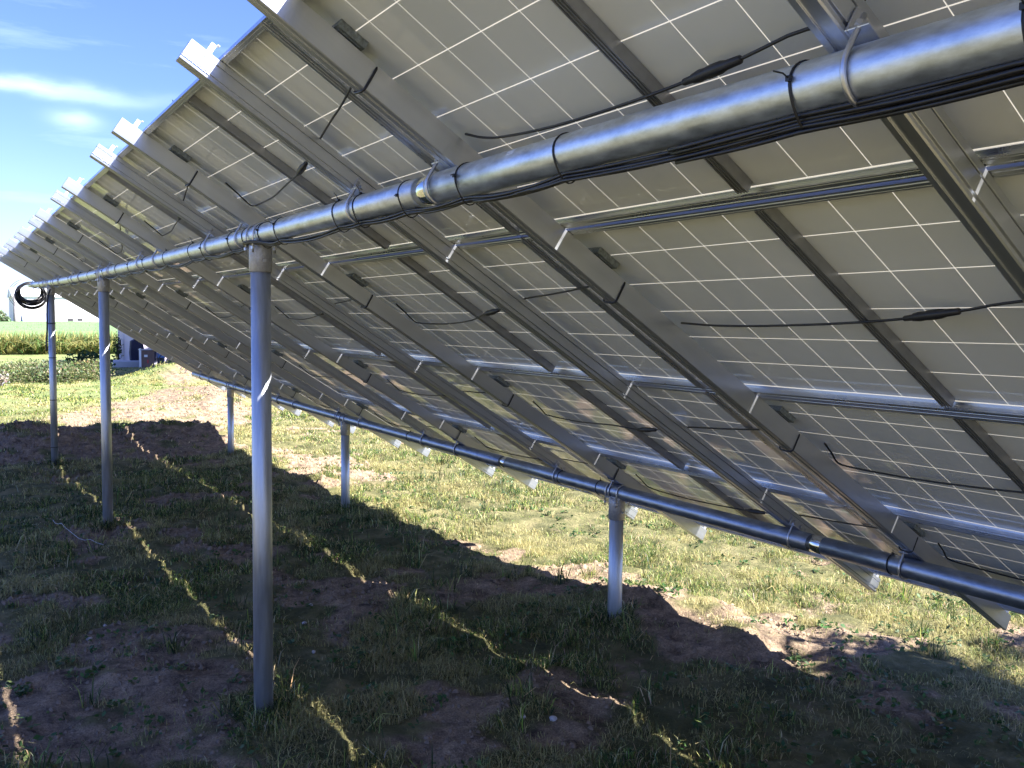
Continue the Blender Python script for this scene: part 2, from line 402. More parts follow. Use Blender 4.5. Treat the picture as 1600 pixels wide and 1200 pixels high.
mxs = nt.nodes.new('ShaderNodeMixRGB'); mxs.blend_type = 'MULTIPLY'; mxs.inputs[0].default_value = 0.8; nt.links.new(soilc, mxs.inputs[1]); nt.links.new(spk, mxs.inputs[2]); soilc = mxs.outputs[0]
mx2 = nt.nodes.new('ShaderNodeMixRGB'); nt.links.new(at.outputs['Fac'], mx2.inputs[0]); nt.links.new(mx1.outputs[0], mx2.inputs[1]); nt.links.new(soilc, mx2.inputs[2])
nt.links.new(mx2.outputs[0], b.inputs['Base Color'])
bp = nt.nodes.new('ShaderNodeBump'); bp.inputs['Strength'].default_value = 0.8; bp.inputs['Distance'].default_value = 0.045
nt.links.new(nz(30, 8, .75), bp.inputs['Height']); nt.links.new(bp.outputs[0], b.inputs['Normal'])
me.materials.append(m)

# ------------------------------------------------------------------ vegetation helpers
def in_view(x, y, z, mg=0.2):
    dx, dy, dz = x - CAM.x, y - CAM.y, z - CAM.z
    d = dx * FW.x + dy * FW.y + dz * FW.z; a = (dx * RT.x + dy * RT.y + dz * RT.z) / np.maximum(d, .01); c = (dx * UP.x + dy * UP.y + dz * UP.z) / np.maximum(d, .01)
    return (d > .3) & (np.abs(a) < .575 + mg) & (c > -.431 - mg) & (c < .45 + mg)
def blades(name, x, y, z, h, w, col, lean=0.5, material=None, ang=None):
    """bent three-face grass blades as one mesh"""
    n = len(x); a = rng.random(n) * 2 * math.pi if ang is None else ang; la = rng.random(n) * 2 * math.pi; ln = np.where(rng.random(n) < .28, 1.5 + .5 * rng.random(n), rng.random(n) * lean + 0.05)
    ca, sa_ = np.cos(a) * w * .5, np.sin(a) * w * .5; lx, ly = np.cos(la) * ln * h, np.sin(la) * ln * h
    v = np.zeros((n, 5, 3))
    v[:, 0] = np.stack([x - ca, y - sa_, z - .01], 1); v[:, 1] = np.stack([x + ca, y + sa_, z - .01], 1)
    v[:, 2] = np.stack([x + ca * .8 + lx * .35, y + sa_ * .8 + ly * .35, z + h * .55], 1); v[:, 3] = np.stack([x - ca * .8 + lx * .35, y - sa_ * .8 + ly * .35, z + h * .55], 1)
    v[:, 4] = np.stack([x + lx, y + ly, z + h * (1 - .35 * ln)], 1)
    base = (np.arange(n) * 5)[:, None]
    li = np.concatenate([base + np.array([[0, 1, 2, 3]]), base + np.array([[3, 2, 4]])], 1).ravel()
    ls = (np.arange(n)[:, None] * 7 + np.array([[0, 4]])).ravel()
    me = bpy.data.meshes.new(name); me.vertices.add(n * 5); me.vertices.foreach_set('co', v.ravel().astype(np.float32))
    me.loops.add(len(li)); me.loops.foreach_set('vertex_index', li.astype(np.int32)); me.polygons.add(len(ls)); me.polygons.foreach_set('loop_start', ls.astype(np.int32))
    me.update(calc_edges=True)
    ca_ = me.color_attributes.new('Col', 'FLOAT_COLOR', 'POINT')
    c = np.ones((n, 5, 4)); c[:, :, :3] = col[:, None, :]
    ca_.data.foreach_set('color', c.ravel().astype(np.float32))
    o = bpy.data.objects.new(name, me); me.materials.append(material or M['blade']); scene.collection.objects.link(o)
    return o
def cards(name, pts, size, col, material, parent=None, flat=0.0):
    """leaf sized quads with random facing"""
    n = len(pts); d = rng.normal(size=(n, 3)); d[:, 2] += flat; d /= np.linalg.norm(d, axis=1)[:, None]
    e = rng.normal(size=(n, 3)); u = np.cross(d, e); u /= np.linalg.norm(u, axis=1)[:, None]; w = np.cross(d, u)
    s = (size * (0.6 + .8 * rng.random(n)))[:, None]; u = u * s * .5; w = w * s * .32
    v = np.stack([pts - u, pts - w * 1.0, pts + u, pts + w], 1)
    me = bpy.data.meshes.new(name); me.vertices.add(n * 4); me.vertices.foreach_set('co', v.ravel().astype(np.float32))
    me.loops.add(n * 4); me.loops.foreach_set('vertex_index', np.arange(n * 4, dtype=np.int32)); me.polygons.add(n); me.polygons.foreach_set('loop_start', (np.arange(n) * 4).astype(np.int32))
    me.update(calc_edges=True)
    ca_ = me.color_attributes.new('Col', 'FLOAT_COLOR', 'POINT'); c = np.ones((n, 4, 4)); c[:, :, :3] = col[:, None, :]
    ca_.data.foreach_set('color', c.ravel().astype(np.float32)); me.materials.append(material)
    o = bpy.data.objects.new(name, me); scene.collection.objects.link(o)
    if parent: o.parent = parent
    return o
def pal(n, cols, wts):
    k = rng.choice(len(cols), n, p=np.array(wts) / sum(wts)); c = np.array(cols)[k]
    return np.clip(c * (0.75 + .5 * rng.random((n, 1))) * (1 + .12 * rng.normal(size=(n, 3))), 0.002, 1)
GREENS = [(0.02, 0.042, 0.012), (0.045, 0.085, 0.024), (0.20, 0.25, 0.055), (0.46, 0.42, 0.17), (0.55, 0.46, 0.27)]

# ------------------------------------------------------------------ grass
def scatter(x0, x1, y0, y1, dens, hmin, hmax, wmin, wmax, name, label, tuft=True, wts=(2.4, 3, 3, 1.6, .8)):
    n = int((x1 - x0) * (y1 - y0) * dens)
    x = x0 + (x1 - x0) * rng.random(n); y = y0 + (y1 - y0) * rng.random(n)
    s = soil_at(x, y); cl = fbm(x, y, 3, 3.1, 3); cl2 = fbm(x, y, 5, 0.8, 2)
    pr = (1 - s * 0.93) * np.clip((cl - .30) * 3.4, 0.05, 1) * np.clip((cl2 - .1) * 2.2, .3, 1)
    k = (rng.random(n) < pr)
    z = height(x, y, False); k &= in_view(x, y, z)
    x, y, z, cl, s = x[k], y[k], z[k], cl[k], s[k]; n = len(x)
    h = (hmin + (hmax - hmin) * rng.random(n) ** 1.6) * np.clip(.45 + (cl - .3) * 1.8, .4, 1.5) * (1 - .5 * s)
    w = wmin + (wmax - wmin) * rng.random(n)
    col = pal(n, GREENS, wts)
    dry = np.clip((fbm(x, y, 1, 1.3, 3) - .43 + .10 * np.clip((x + 24) / 8, 0, 1) * .5) * 5, 0, 1)[:, None]
    col = col * (1 - dry * .6) + np.array([[0.44, 0.37, 0.17]]) * dry * .6 * (0.7 + .6 * rng.random((n, 1)))
    o = blades(name, x, y, z, h, w, col, 1.25); tag(o, label, kind='stuff'); return n
tot = 0
tot += scatter(-6.5, -1.6, -2.2, 8, 11000, .02, .075, .0022, .0045, 'grass', 'short patchy grass blades close to the camera')
tot += scatter(-12, -6.5, -2.5, 10, 4200, .025, .08, .004, .008, 'grass', 'patchy grass further under the array')
tot += scatter(-22, -12, -4, 14, 1500, .03, .09, .008, .015, 'grass', 'grass around the far posts')
tot += scatter(-45, -22, -6, 18, 420, .03, .08, .016, .03, 'grass', 'lit lawn beyond the array', wts=(1, 3, 4, 1.2, .2))
# taller seed stems and weeds
def stems(x0, x1, y0, y1, n, name):
    cx = x0 + (x1 - x0) * rng.random(n); cy = y0 + (y1 - y0) * rng.random(n); s = soil_at(cx, cy)
    k = (s < .4) & (fbm(cx, cy, 4, 1.7, 2) > .48); cx, cy = cx[k], cy[k]
    m_ = rng.integers(6, 22, len(cx)); X = np.repeat(cx, m_) + rng.normal(size=m_.sum()) * .03; Y = np.repeat(cy, m_) + rng.normal(size=m_.sum()) * .03
    Z = height(X, Y, False); h = .06 + .13 * rng.random(len(X)) ** 1.5; w = .0035 + .004 * rng.random(len(X))
    o = blades(name, X, Y, Z, h, w, pal(len(X), GREENS, (3, 4, 2, .6, .5)), .9); tag(o, 'taller grass tufts scattered over the turf', kind='stuff'); return len(X)
# ranker growth and scuffed tufts round the foot of every post
for px_, py_ in ((-4.0575, 0), (-8.845, 0), (-13.648, 0), (-4.277, PIPE_F_Y), (-8.757, PIPE_F_Y), (-13.228, PIPE_F_Y)):
    n = 520; a_ = rng.random(n) * 6.283; q_ = .05 + .13 * rng.random(n) ** 1.5 + .05 * np.sin(a_ * 3 + px_); X = px_ + np.cos(a_) * q_; Y = py_ + np.sin(a_) * q_
    o = blades('grass_tufts', X, Y, height(X, Y, False), .03 + .10 * rng.random(n) ** 1.6, .003 + .004 * rng.random(n), pal(n, GREENS, (3, 3, 2, 1.2, .8)), 1.1); tag(o, 'rank grass round the foot of a post', kind='stuff')
tot += stems(-13, -1.8, -2, 7, 1700, 'grass_tufts')
# low broad-leaved weeds near the camera
n0 = 2600; cx = -13 + 11.4 * rng.random(n0) ** .7; cy = -2 + 8 * rng.random(n0); k = (fbm(cx, cy, 2, 1.5, 2) > .47) & in_view(cx, cy, height(cx, cy, False)); cx, cy = cx[k], cy[k]
m_ = rng.integers(5, 16, len(cx)); X = np.repeat(cx, m_); Y = np.repeat(cy, m_); sp = .018 + .05 * np.repeat(rng.random(len(cx)), m_); a_ = rng.random(len(X)) * 6.28; rr_ = rng.random(len(X)) ** .5
X = X + np.cos(a_) * rr_ * sp; Y = Y + np.sin(a_) * rr_ * sp; Zw = height(X, Y, False) + .008 + .03 * rng.random(len(X))
tag(cards('ground_weeds', np.stack([X, Y, Zw], 1), .03, pal(len(X), [(0.04, 0.085, 0.025), (0.07, 0.12, 0.035), (0.13, 0.16, 0.06)], (2, 2, 1)), M['leaf'], flat=1.6), 'low broad-leaved weeds between the grass', kind='stuff')
# clods and crumbs on the bare soil
n = 110000; x = -26 + 24.4 * rng.random(n) ** .45; y = -2.2 + 9 * rng.random(n)
k = soil_at(x, y) > .45; x, y = x[k], y[k]; z = height(x, y, True); k = in_view(x, y, z); x, y, z = x[k], y[k], z[k]; n = len(x)
size = (.0035 + .022 * rng.random(n) ** 4) * np.clip(-x / 6, .8, 1.9)
tet = np.array([[1, 0, -.3], [-.5, .87, -.3], [-.5, -.87, -.3], [.1, -.1, .8], [.6, .5, .3], [-.6, .1, .35]])
v = np.stack([x, y, z], 1)[:, None, :] + tet[None] * size[:, None, None] * (0.6 + .8 * rng.random((n, 6, 1)))
fc = np.array([[0, 1, 4], [1, 5, 4], [1, 2, 5], [2, 3, 5], [2, 0, 3], [0, 4, 3], [4, 5, 3]])
li = ((np.arange(n) * 6)[:, None, None] + fc[None]).ravel()
me = bpy.data.meshes.new('soil_clods'); me.vertices.add(n * 6); me.vertices.foreach_set('co', v.ravel().astype(np.float32))
me.loops.add(len(li)); me.loops.foreach_set('vertex_index', li.astype(np.int32)); me.polygons.add(n * 7); me.polygons.foreach_set('loop_start', (np.arange(n * 7) * 3).astype(np.int32)); me.update(calc_edges=True)
M['clod'] = mat('soil clods', (0.21, 0.155, 0.11), 0.95, 0, 0.35, 30, 0, spec=.1)
me.materials.append(M['clod']); o = bpy.data.objects.new('soil_clods', me); scene.collection.objects.link(o); tag(o, 'crumbs and clods of dry soil', kind='stuff')
# pale stones
STL = ['rounded pale stone near the bottom edge of the photo, right of the nearest post', 'small round pale stone just left of the largest stone', 'small pale stone on bare soil halfway to the short front post', 'flat grey stone half sunk in soil right of the nearest post',
       'small stone on dark soil beside the lit streak right of the nearest post', 'grey stone on the bare soil at the lower left', 'tiny grey stone beside a tuft at the lower left', 'low grey stone left of the broken lit streak']
for i, (sx_, sy_, sr) in enumerate([(-3.24, 1.09, .022), (-3.31, 0.97, .014), (-4.63, 0.78, .013), (-4.74, 0.49, .014), (-5.65, 0.8, .016), (-5.73, -0.54, .02), (-5.91, -0.43, .015), (-5.35, 0.65, .018)]):
    mb = MB(); ns_, nr = 8, 5
    for a in range(nr + 1):
        for c_ in range(ns_):
            th = math.pi * a / nr; ph = 2 * math.pi * c_ / ns_; d = Vector((math.sin(th) * math.cos(ph), math.sin(th) * math.sin(ph) * .8, math.cos(th) * .6))
            rr = sr * (1 + .3 * noise.noise(d * 1.5 + Vector((i * 5, 0, 0))))
            mb.v.append(tuple(d * rr))
    for a in range(nr):
        for c_ in range(ns_): mb.face((a * ns_ + c_, (a + 1) * ns_ + c_, (a + 1) * ns_ + (c_ + 1) % ns_, a * ns_ + (c_ + 1) % ns_), True)
    o = mb.build('stone', M['stone']); o.location = (sx_, sy_, hz(sx_, sy_) + sr * .25); o.rotation_euler = (0, 0, i)
    tag(o, STL[i], 'stone', 'stones on the bare soil')

# ------------------------------------------------------------------ solar panels
PW, PH = COL - .004, PITCH - .010       # panel outer size
CELL = 0.1618; GAP = .0038; NB = .0335; FD = .040
def make_panel():
    root = empty('solar_panel')
    hw, hh = PW / 2, PH / 2
    # frame: channel profile on four sides; (inward, height)
    prof = [(0, 0), (.004, 0), (.004, .0016), (.009, .0016), (.009, 0), (.017, 0), (.017, .0016), (.0195, .0016), (.0195, 0), (.023, 0), (.023, .0045), (.021, .0045), (.021, .0032), (.0022, .0032), (.0022, .014), (.0036, .015), (.0022, .016), (.0022, NB - .002), (.012, NB - .002), (.012, FD), (0, FD)]
    mb = MB(); cs = [(-hw, -hh, 1, 1), (hw, -hh, -1, 1), (hw, hh, -1, -1), (-hw, hh, 1, -1)]
    o = len(mb.v)
    for cx, cy, sx, sy in cs:
        for a, b_ in prof: mb.v.append((cx + a * sx, cy + a * sy, b_))
    n = len(prof)
    for i in range(4):
        for j in range(n):
            a = i * n + j; b_ = i * n + (j + 1) % n; c = ((i + 1) % 4) * n + (j + 1) % n; d = ((i + 1) % 4) * n + j
            mb.face((a, d, c, b_))
    mb.build('panel_frame', M['alu_frame'], root)
    mb = MB(); mb.v = [(-hw + .003, -hh + .003, NB), (hw - .003, -hh + .003, NB), (hw - .003, hh - .003, NB), (-hw + .003, hh - .003, NB)]; mb.face((0, 3, 2, 1))
    mb.build('backsheet', M['sheet'], root)
    mb = MB(); c2 = (CELL - .0029) / 2; c3 = (CELL - .0022) / 2
    for i in range(12):
        for j in range(6):
            x = (i - 5.5) * CELL; y = (j - 2.5) * CELL; k = len(mb.v)
            mb.v += [(x - c3, y - c2, NB + .0008), (x + c3, y - c2, NB + .0008), (x + c3, y + c2, NB + .0008), (x - c3, y + c2, NB + .0008)]; mb.face((k, k + 1, k + 2, k + 3))
    mb.build('solar_cells', M['cell'], root)
    mb = MB()                                    # ribbed support bar across the middle
    w = .016; y0, y1 = -hh + .03, hh - .03
    pr2 = [(-w, .002), (-w + .004, .002), (-w + .004, .006), (-.007, .006), (-.007, .002), (-.003, .002), (-.003, .006), (.003, .006), (.003, .002), (.007, .002), (.007, .006), (w - .004, .006), (w - .004, .002), (w, .002), (w, NB - .0015), (-w, NB - .0015)]
    mb.extrude(pr2, [lambda q: (q[0], y0, q[1]), lambda q: (q[0], y1, q[1])]); mb.build('support_bar', M['bar'], root)
    mb = MB(); jx = -hw + .03 + .225; jy = -hh + .02 + .155
    jx = -hw + .208
    mb.box((jx - .055, jy - .045, NB - .022), (jx + .055, jy + .045, NB - .0006)); mb.box((jx - .045, jy - .035, NB - .026), (jx + .045, jy + .035, NB - .0222))
    for t in range(5): mb.box((jx - .04 + t * .018, jy - .03, NB - .0285), (jx - .034 + t * .018, jy + .03, NB - .0262))
    bevel(mb.build('junction_box', M['jbox'], root), .003)
    return root
proto = make_panel()
ROWN = ['top row', 'second row from the top', 'third row from the top', 'bottom row']
NCOL = 9
first = True
for c in range(NCOL):
    xm = XM + COL * (1 - c)
    for r in range(4):
        o = proto if first else copy_tree(proto); first = False
        mtx = frame_at(xm, (r + .5) * PITCH)
        o.matrix_world = mtx
        cn = 'nearest panel column' if c == 0 else ('farthest panel column' if c == NCOL - 1 else TH[c] + ' panel column from the right')
        tag(o, 'grey-backed solar panel, %s, %s' % (ROWN[r], cn), 'solar panel', 'solar panels of the array')

# ------------------------------------------------------------------ rails
RW, RH = .050, .0765
def rail_profile(grooved_near):
    p = [(0, -RH + .003), (0, -.066), (-.007, -.066), (-.007, -.0575), (0, -.0575), (0, -.0235), (-.005, -.0235), (-.005, -.0195), (0, -.0195), (0, -.001),
         (-.018, -.001), (-.018, -.009), (-.032, -.009), (-.032, -.001), (-RW, -.001), (-RW, -RH + .003), (-RW + .003, -RH), (-.034, -RH), (-.034, -RH + .004), (-.022, -RH + .004), (-.022, -RH), (-.003, -RH)]
    if not grooved_near: p = [(-RW - a, b_) for a, b_ in p][::-1]
    return p
S0, S1 = -.095, 4.11
rails = []
def make_rail(kind):
    root = empty('mounting_rail')
    mb = MB(); mb.extrude(rail_profile(kind == 'B'), [lambda q: (q[0], S1, q[1]), lambda q: (q[0], S0, q[1])])
    bevel(mb.build('rail_beam', M['alu'], root), .0008, 1, 50)
    for s, e in ((S0 + .075, -1), (S1 - .005, 1)):              # end clamps beside the panel edge
        mb = MB(); a = s - .028 if e < 0 else s - .022
        mb.box((-.034, a + .006, .0005), (-.016, a + .024, .037)); mb.box((-.034, a + (.0242 if e < 0 else -.008), .0405), (-.016, a + (.032 if e < 0 else -.0002), .0435))
        mb.build('end_clamp', M['white_clamp'], root)
    for s, nm in ((SR, 0), (SF, 1)):
        side = 1 if kind == 'B' else -1
        x0 = .0012 if kind == 'B' else -RW - .0012
        mb = MB(); f = lambda q: q
        xs = sorted((x0, x0 + side * .005))
        mb.box((xs[0], s - .055, -RH), (xs[1], s + .055, -.026))
        xf = sorted((x0 + side * .0052, x0 + side * .045))
        mb.box((xf[0], s - .055, -RH - .0002), (xf[1], s + .055, -RH + .0048))
        for ds in (-.028, .028):                               # bolts through the side
            mb.tube([(x0 + side * .0052, s + ds, -.048), (x0 + side * .014, s + ds, -.048)], .009, 6, sm=False)
        br = mb.build('pipe_bracket', M['zinc'], root); bevel(br, .001, 1)
        ub = MB(); xu = x0 + side * .022; rr = PR + .0058; c = NP
        pts = [(xu, s - rr, -RH + .03), (xu, s - rr, -RH - .01)] + [(xu, s + rr * math.cos(a), c + rr * math.sin(a)) for a in [math.pi + math.pi * k / 16 for k in range(17)]] + [(xu, s + rr, -RH - .01), (xu, s + rr, -RH + .03)]
        ub.tube(pts, .0050, 8)
        for ds in (-rr, rr): ub.tube([(xu, s + ds, -RH + .0052), (xu, s + ds, -RH + .014)], .0095, 6, sm=False)
        ub.build('u_bolt', M['zinc'], br)
    return root
M['white_clamp'] = mat('end clamp', (0.72, 0.72, 0.72), 0.4, 0.6)
rp = {'A': make_rail('A'), 'B': make_rail('B')}
used = {'A': False, 'B': False}
ia = ib = 0
for c in range(NCOL):
    xm = XM + COL * (1 - c)
    for k, off in (('B', .562), ('A', -.738)):
        x = xm + off
        o = rp[k] if not used[k] else copy_tree(rp[k]); used[k] = True
        o.matrix_world = frame_at(x, 0)
        j = c
        what = 'grooved aluminium mounting rail with side bolts' if k == 'B' else 'plain-faced aluminium mounting rail beside a panel seam'
        cn = ('nearest of its kind' if j == 0 else 'farthest of its kind' if j == NCOL - 1 else TH[j] + ' of its kind from the near end')
        tag(o, what + ', ' + cn, 'mounting rail', 'sloping rails under the solar panels')

# ------------------------------------------------------------------ pipes
def pipe_pts(fn, x0, x1, st=.5):
    n = max(2, int(abs(x1 - x0) / st) + 1); return [fn(x0 + (x1 - x0) * i / (n - 1)) for i in range(n)]
def make_pipe(fn, joints, x_end, name, label, mt='galv'):
    root = empty(name, (0, 0, 0)); xs = 2.2
    for j in joints + [None]:
        end = j[0] if j else x_end
        mb = MB(); mb.tube(pipe_pts(fn, xs, end), PR, 40); mb.build('pipe_length', M[mt], root)
        if j:
            mb = MB(); mb.tube(pipe_pts(fn, end + .004, j[1] - .004, .05), PR - .0028, 40); mb.build('pipe_swage', M['swage'], root); xs = j[1]
    tag(root, label, 'steel pipe'); return root
make_pipe(rear, [(-2.335, -2.418), (-8.2, -8.26), (-14.1, -14.16)], -17.1, 'support_pipe', 'upper galvanised support pipe with cables tied beneath it')
make_pipe(front, [(-2.72, -2.80), (-5.55, -5.63), (-11.5, -11.56)], -15.5, 'support_pipe', 'lower galvanised support pipe near the bottom edge of the panels', 'galv_shaded')
mb = MB()                                              # pale sticker on the upper pipe
for i in range(7):
    for t in range(5):
        x = -1.86 - .006 * i; a = math.radians(128 + 6 * t); q = rear(x); mb.v.append((x, q.y + math.cos(a) * (PR + .0006), q.z + math.sin(a) * (PR + .0006)))
for i in range(6):
    for t in range(4): mb.face((i * 5 + t, i * 5 + t + 1, i * 5 + t + 6, i * 5 + t + 5))
o = mb.build('pipe_sticker', M['sticker']); tag(o, 'pale torn sticker on top of the upper pipe', 'sticker')

# ------------------------------------------------------------------ posts
def make_post(x, fn, label, extra=None):
    t = fn(x); gz_ = hz(x, t.y); root = empty('support_post', (x, t.y, gz_))
    top = t.z - gz_ - PR * .8
    mb = MB(); mb.tube([(0, 0, -.4), (0, 0, top - .03)], PR, 36); mb.build('post_pipe', M['galv_post'], root)
    mb = MB(); mb.tube([(0, 0, top - .135), (0, 0, top - .13), (0, 0, top - .03), (0, 0, top + .005)], [PR + .001, PR + .0065, PR + .0065, PR + .004], 32)
    cap = mb.build('post_cap', M['galv_cast'], root)
    mb = MB(); mb.box((-.075, -.04, top - .004), (.075, .04, top + .010)); mb.build('saddle_plate', M['galv_cast'], cap)
    for dx in (-.055, .055):
        ub = MB(); rr = PR + .0056; c = t.z - gz_
        pts = [(dx, -rr, c - .085), (dx, -rr, c)] + [(dx, rr * math.cos(a), c + rr * math.sin(a)) for a in [math.pi - math.pi * k / 14 for k in range(15)]] + [(dx, rr, c), (dx, rr, c - .085)]
        ub.tube(pts, .0048, 8)
        for s_ in (-1, 1): ub.tube([(dx, s_ * rr, c - .058), (dx, s_ * rr, c - .070)], .0095, 6, sm=False)
        ub.build('u_bolt', M['zinc'], root)
    mb = MB(); mb.box((.056, -.006, top - .09), (.068, .006, top - .078)); mb.build('set_screw', M['zinc'], cap)
    tag(root, label, 'post', 'steel posts under the array'); return root
make_post(-4.0575, rear, 'tall galvanised post nearest the camera under the upper pipe')
make_post(-8.845, rear, 'tall galvanised post second from the left edge of the photo')
far_post = make_post(-13.648, rear, 'tall galvanised post farthest away with black cable on its side')
make_post(-4.277, front, 'short galvanised post nearest the camera under the lower pipe')
make_post(-8.757, front, 'short galvanised post in the middle of the lower pipe')
make_post(-13.228, front, 'short galvanised post farthest away under the lower pipe')

# ------------------------------------------------------------------ cables tied beneath the upper pipe
TIES = [-.637, -1.01, -1.68, -2.14, -2.50, -2.86, -3.05, -3.72, -3.95, -4.2, -4.45, -5.0, -5.3, -6.0, -6.7, -7.3, -7.9, -8.6, -9.0, -9.6, -10.3, -11.2, -12.2, -13.2, -13.9, -15.0, -16.0]
def bundle_path(ox, oz, ph):
    pts = []; xs = np.arange(.6, -16.6, -.06)
    for x in xs:
        k = [t for t in TIES if t >= x]; a = k[-1] if k else .6; nxt = [t for t in TIES if t < x]; b_ = nxt[0] if nxt else -16.8
        u = (x - a) / (b_ - a) if b_ != a else 0; sag = 4 * u * (1 - u) * (.012 if x < -1.7 else .005) * min(1.6, abs(b_ - a) / .5) * (1 + .25 * math.sin(ph + a * 3))
        q = rear(float(x)); wob = .0025 * math.sin(x * 7 + ph) + .0018 * math.sin(x * 17 + ph * 2)
        bump_ = .075 * math.exp(-((x + 4.06) / .13) ** 2)                 # swings round the front of the post cap
        pts.append((float(x), q.y + ox - bump_ * .8 + wob, q.z - PR - oz - sag + bump_ * .25 + wob * .6))
    return pts
root = empty('cable_bundle'); tag(root, 'bundle of black cables hanging along the underside of the upper pipe', 'cables')
for i, (ox, oz) in enumerate([(-.012, .003), (-.004, .0034), (.004, .0034), (-.008, .0098), (.000, .0102), (-.004, .0168), (-.011, .0165), (-.006, .0235), (-.019, .0005), (-.016, .008), (.008, .009)]):
    pts = bundle_path(ox, oz, i * 1.7)
    if i in (5, 6): pts = [q for q in pts if q[0] > -2.1]
    if i >= 7: pts = [q for q in pts if q[0] > -1.35]
    if i == 99: pts = [q for q in pts if q[0] > -2.3]
    if i == 4: pts = [q for q in pts if q[0] > -5.2]
    if i == 3: pts = [q for q in pts if q[0] > -9.2]
    mb = MB(); mb.tube(pts, .0042, 8); mb.build('cable', M['black'], root)
def make_tie(x, fn, drop, tail, label, head=150):
    root = empty('cable_tie', (x, fn(x).y, fn(x).z)); mb = MB(); n = 28
    def f(i):
        a = 2 * math.pi * i / n; r_ = PR + .0016
        z = r_ * math.sin(a); y = r_ * math.cos(a)
        if z < 0: z -= drop * (-math.sin(a)) ** 3
        return (.0015 * math.sin(a * 2), y, z)
    for o_ in (-.0012, .0012):
        mb.ring(lambda i: Vector(f(i)) + Vector((o_, 0, 0)), n, .0016, 5)
    mb.build('tie_strap', M['tie'], root)
    a = math.radians(head); mb = MB(); c = Vector((0, math.cos(a) * (PR + .004), math.sin(a) * (PR + .004)))
    mb.box((c.x - .004, c.y - .0045, c.z - .0045), (c.x + .004, c.y + .0045, c.z + .0045))
    d = Vector((R.uniform(-.3, .3), math.cos(a), math.sin(a))) * tail; mb.tube([c, c + d * .5 + Vector((0, 0, .002)), c + d + Vector((-.006, 0, .0))], .0015, 5)
    mb.build('tie_head', M['tie'], root)
    tag(root, label, 'cable tie', 'black cable ties on the pipes')
for i, x in enumerate(TIES):
    if abs(x + 4.06) < .06: continue
    make_tie(x, rear, .022 if x > -9 else .012, R.choice([.008, .012, .02, .035]) if i not in (5, 6) else .03, 'black cable tie round the upper pipe, %s counting from the right edge' % TH[i], [160, 168, 60, 172, 185, 110, 115][i % 7])
for i, x in enumerate([-2.36, -4.44, -4.86, -6.3, -7.2, -8.95, -10.9, -12.8]):
    make_tie(x, front, 0, .02, 'black cable tie round the lower pipe, %s counting from the right edge' % TH[i], 95)

# ------------------------------------------------------------------ connector leads under each panel and over each plain rail
def lead_pts(c, r):
    """hooks round the plain rail of the neighbouring column, hangs past the grooved rail and the support bar, ends at the next plain rail"""
    xa = XM + COL * (2 - c) - .738; rr = random.Random(c * 10 + r); j = lambda a: rr.uniform(-a, a)
    s0 = r * PITCH + (0 if r < 3 else -.10); d = j(.02); sg = j(.02)
    h = [(xa - .004, s0 + .277, -.004), (xa + .004, s0 + .277, -.012), (xa + .004, s0 + .278, -.035), (xa + .004, s0 + .279, -.070), (xa - .004, s0 + .278, -RH - .005), (xa - RW * .5, s0 + .276, -RH - .006), (xa - RW - .004, s0 + .274, -RH), (xa - RW - .007, s0 + .272, -.045),
         (xa - RW - .02, s0 + .272, -.018), (xa - .14, s0 + .278, -.008), (xa - .21, s0 + .290, -.006), (xa - .35, s0 + .317 + d * .3, -.004), (xa - .52, s0 + .345 + d * .6, -.001), (xa - .70, s0 + .376 + d, .004), (xa - .86, s0 + .41 + d, .0), (xa - .97, s0 + .435 + d, -.010),
         (xa - 1.12, s0 + .462 + d, -.012), (xa - 1.32, s0 + .495 + sg, -.010), (xa - 1.60, s0 + .532 + sg, -.006), (xa - 1.82, s0 + .545 + sg, 0.0), (xa - 1.95, s0 + .55 + sg, .006), (xa - 2.0, s0 + .54 + sg * .5, .010), (xa - 1.985, s0 + .47, .016), (xa - 1.975, s0 + .40, .022)]
    if c == 1 and r == 0: h[13:] = [(xa - .70, .585, .010), (xa - .86, .598, -.002), (xa - .99, .609, -.010), (xa - 1.12, .616, -.012), (xa - 1.32, .625, -.010), (xa - 1.60, .627, -.006), (xa - 1.82, .615, .0), (xa - 1.92, .60, .006), (xa - 1.985, .575, .012)]
    if c == 1 and r == 1: h[13:] = [(xa - .70, PITCH + .42, .008), (xa - .86, PITCH + .437, -.002), (xa - .97, PITCH + .455, -.010), (xa - 1.12, PITCH + .482, -.012), (xa - 1.32, PITCH + .508, -.010), (xa - 1.60, PITCH + .53, -.006), (xa - 1.82, PITCH + .54, .0), (xa - 1.985, PITCH + .545, .012)]
    return h
def smooth(pts, k=6):
    out = []; p = [Vector(q) for q in pts]; p = [p[0] * 2 - p[1]] + p + [p[-1] * 2 - p[-2]]
    for i in range(1, len(p) - 2):
        for t in range(k):
            t_ = t / k; a, b_, c, d = p[i - 1], p[i], p[i + 1], p[i + 2]
            out.append(.5 * ((2 * b_) + (-a + c) * t_ + (2 * a - 5 * b_ + 4 * c - d) * t_ ** 2 + (-a + 3 * b_ - 3 * c + d) * t_ ** 3))
    out.append(p[-2]); return out
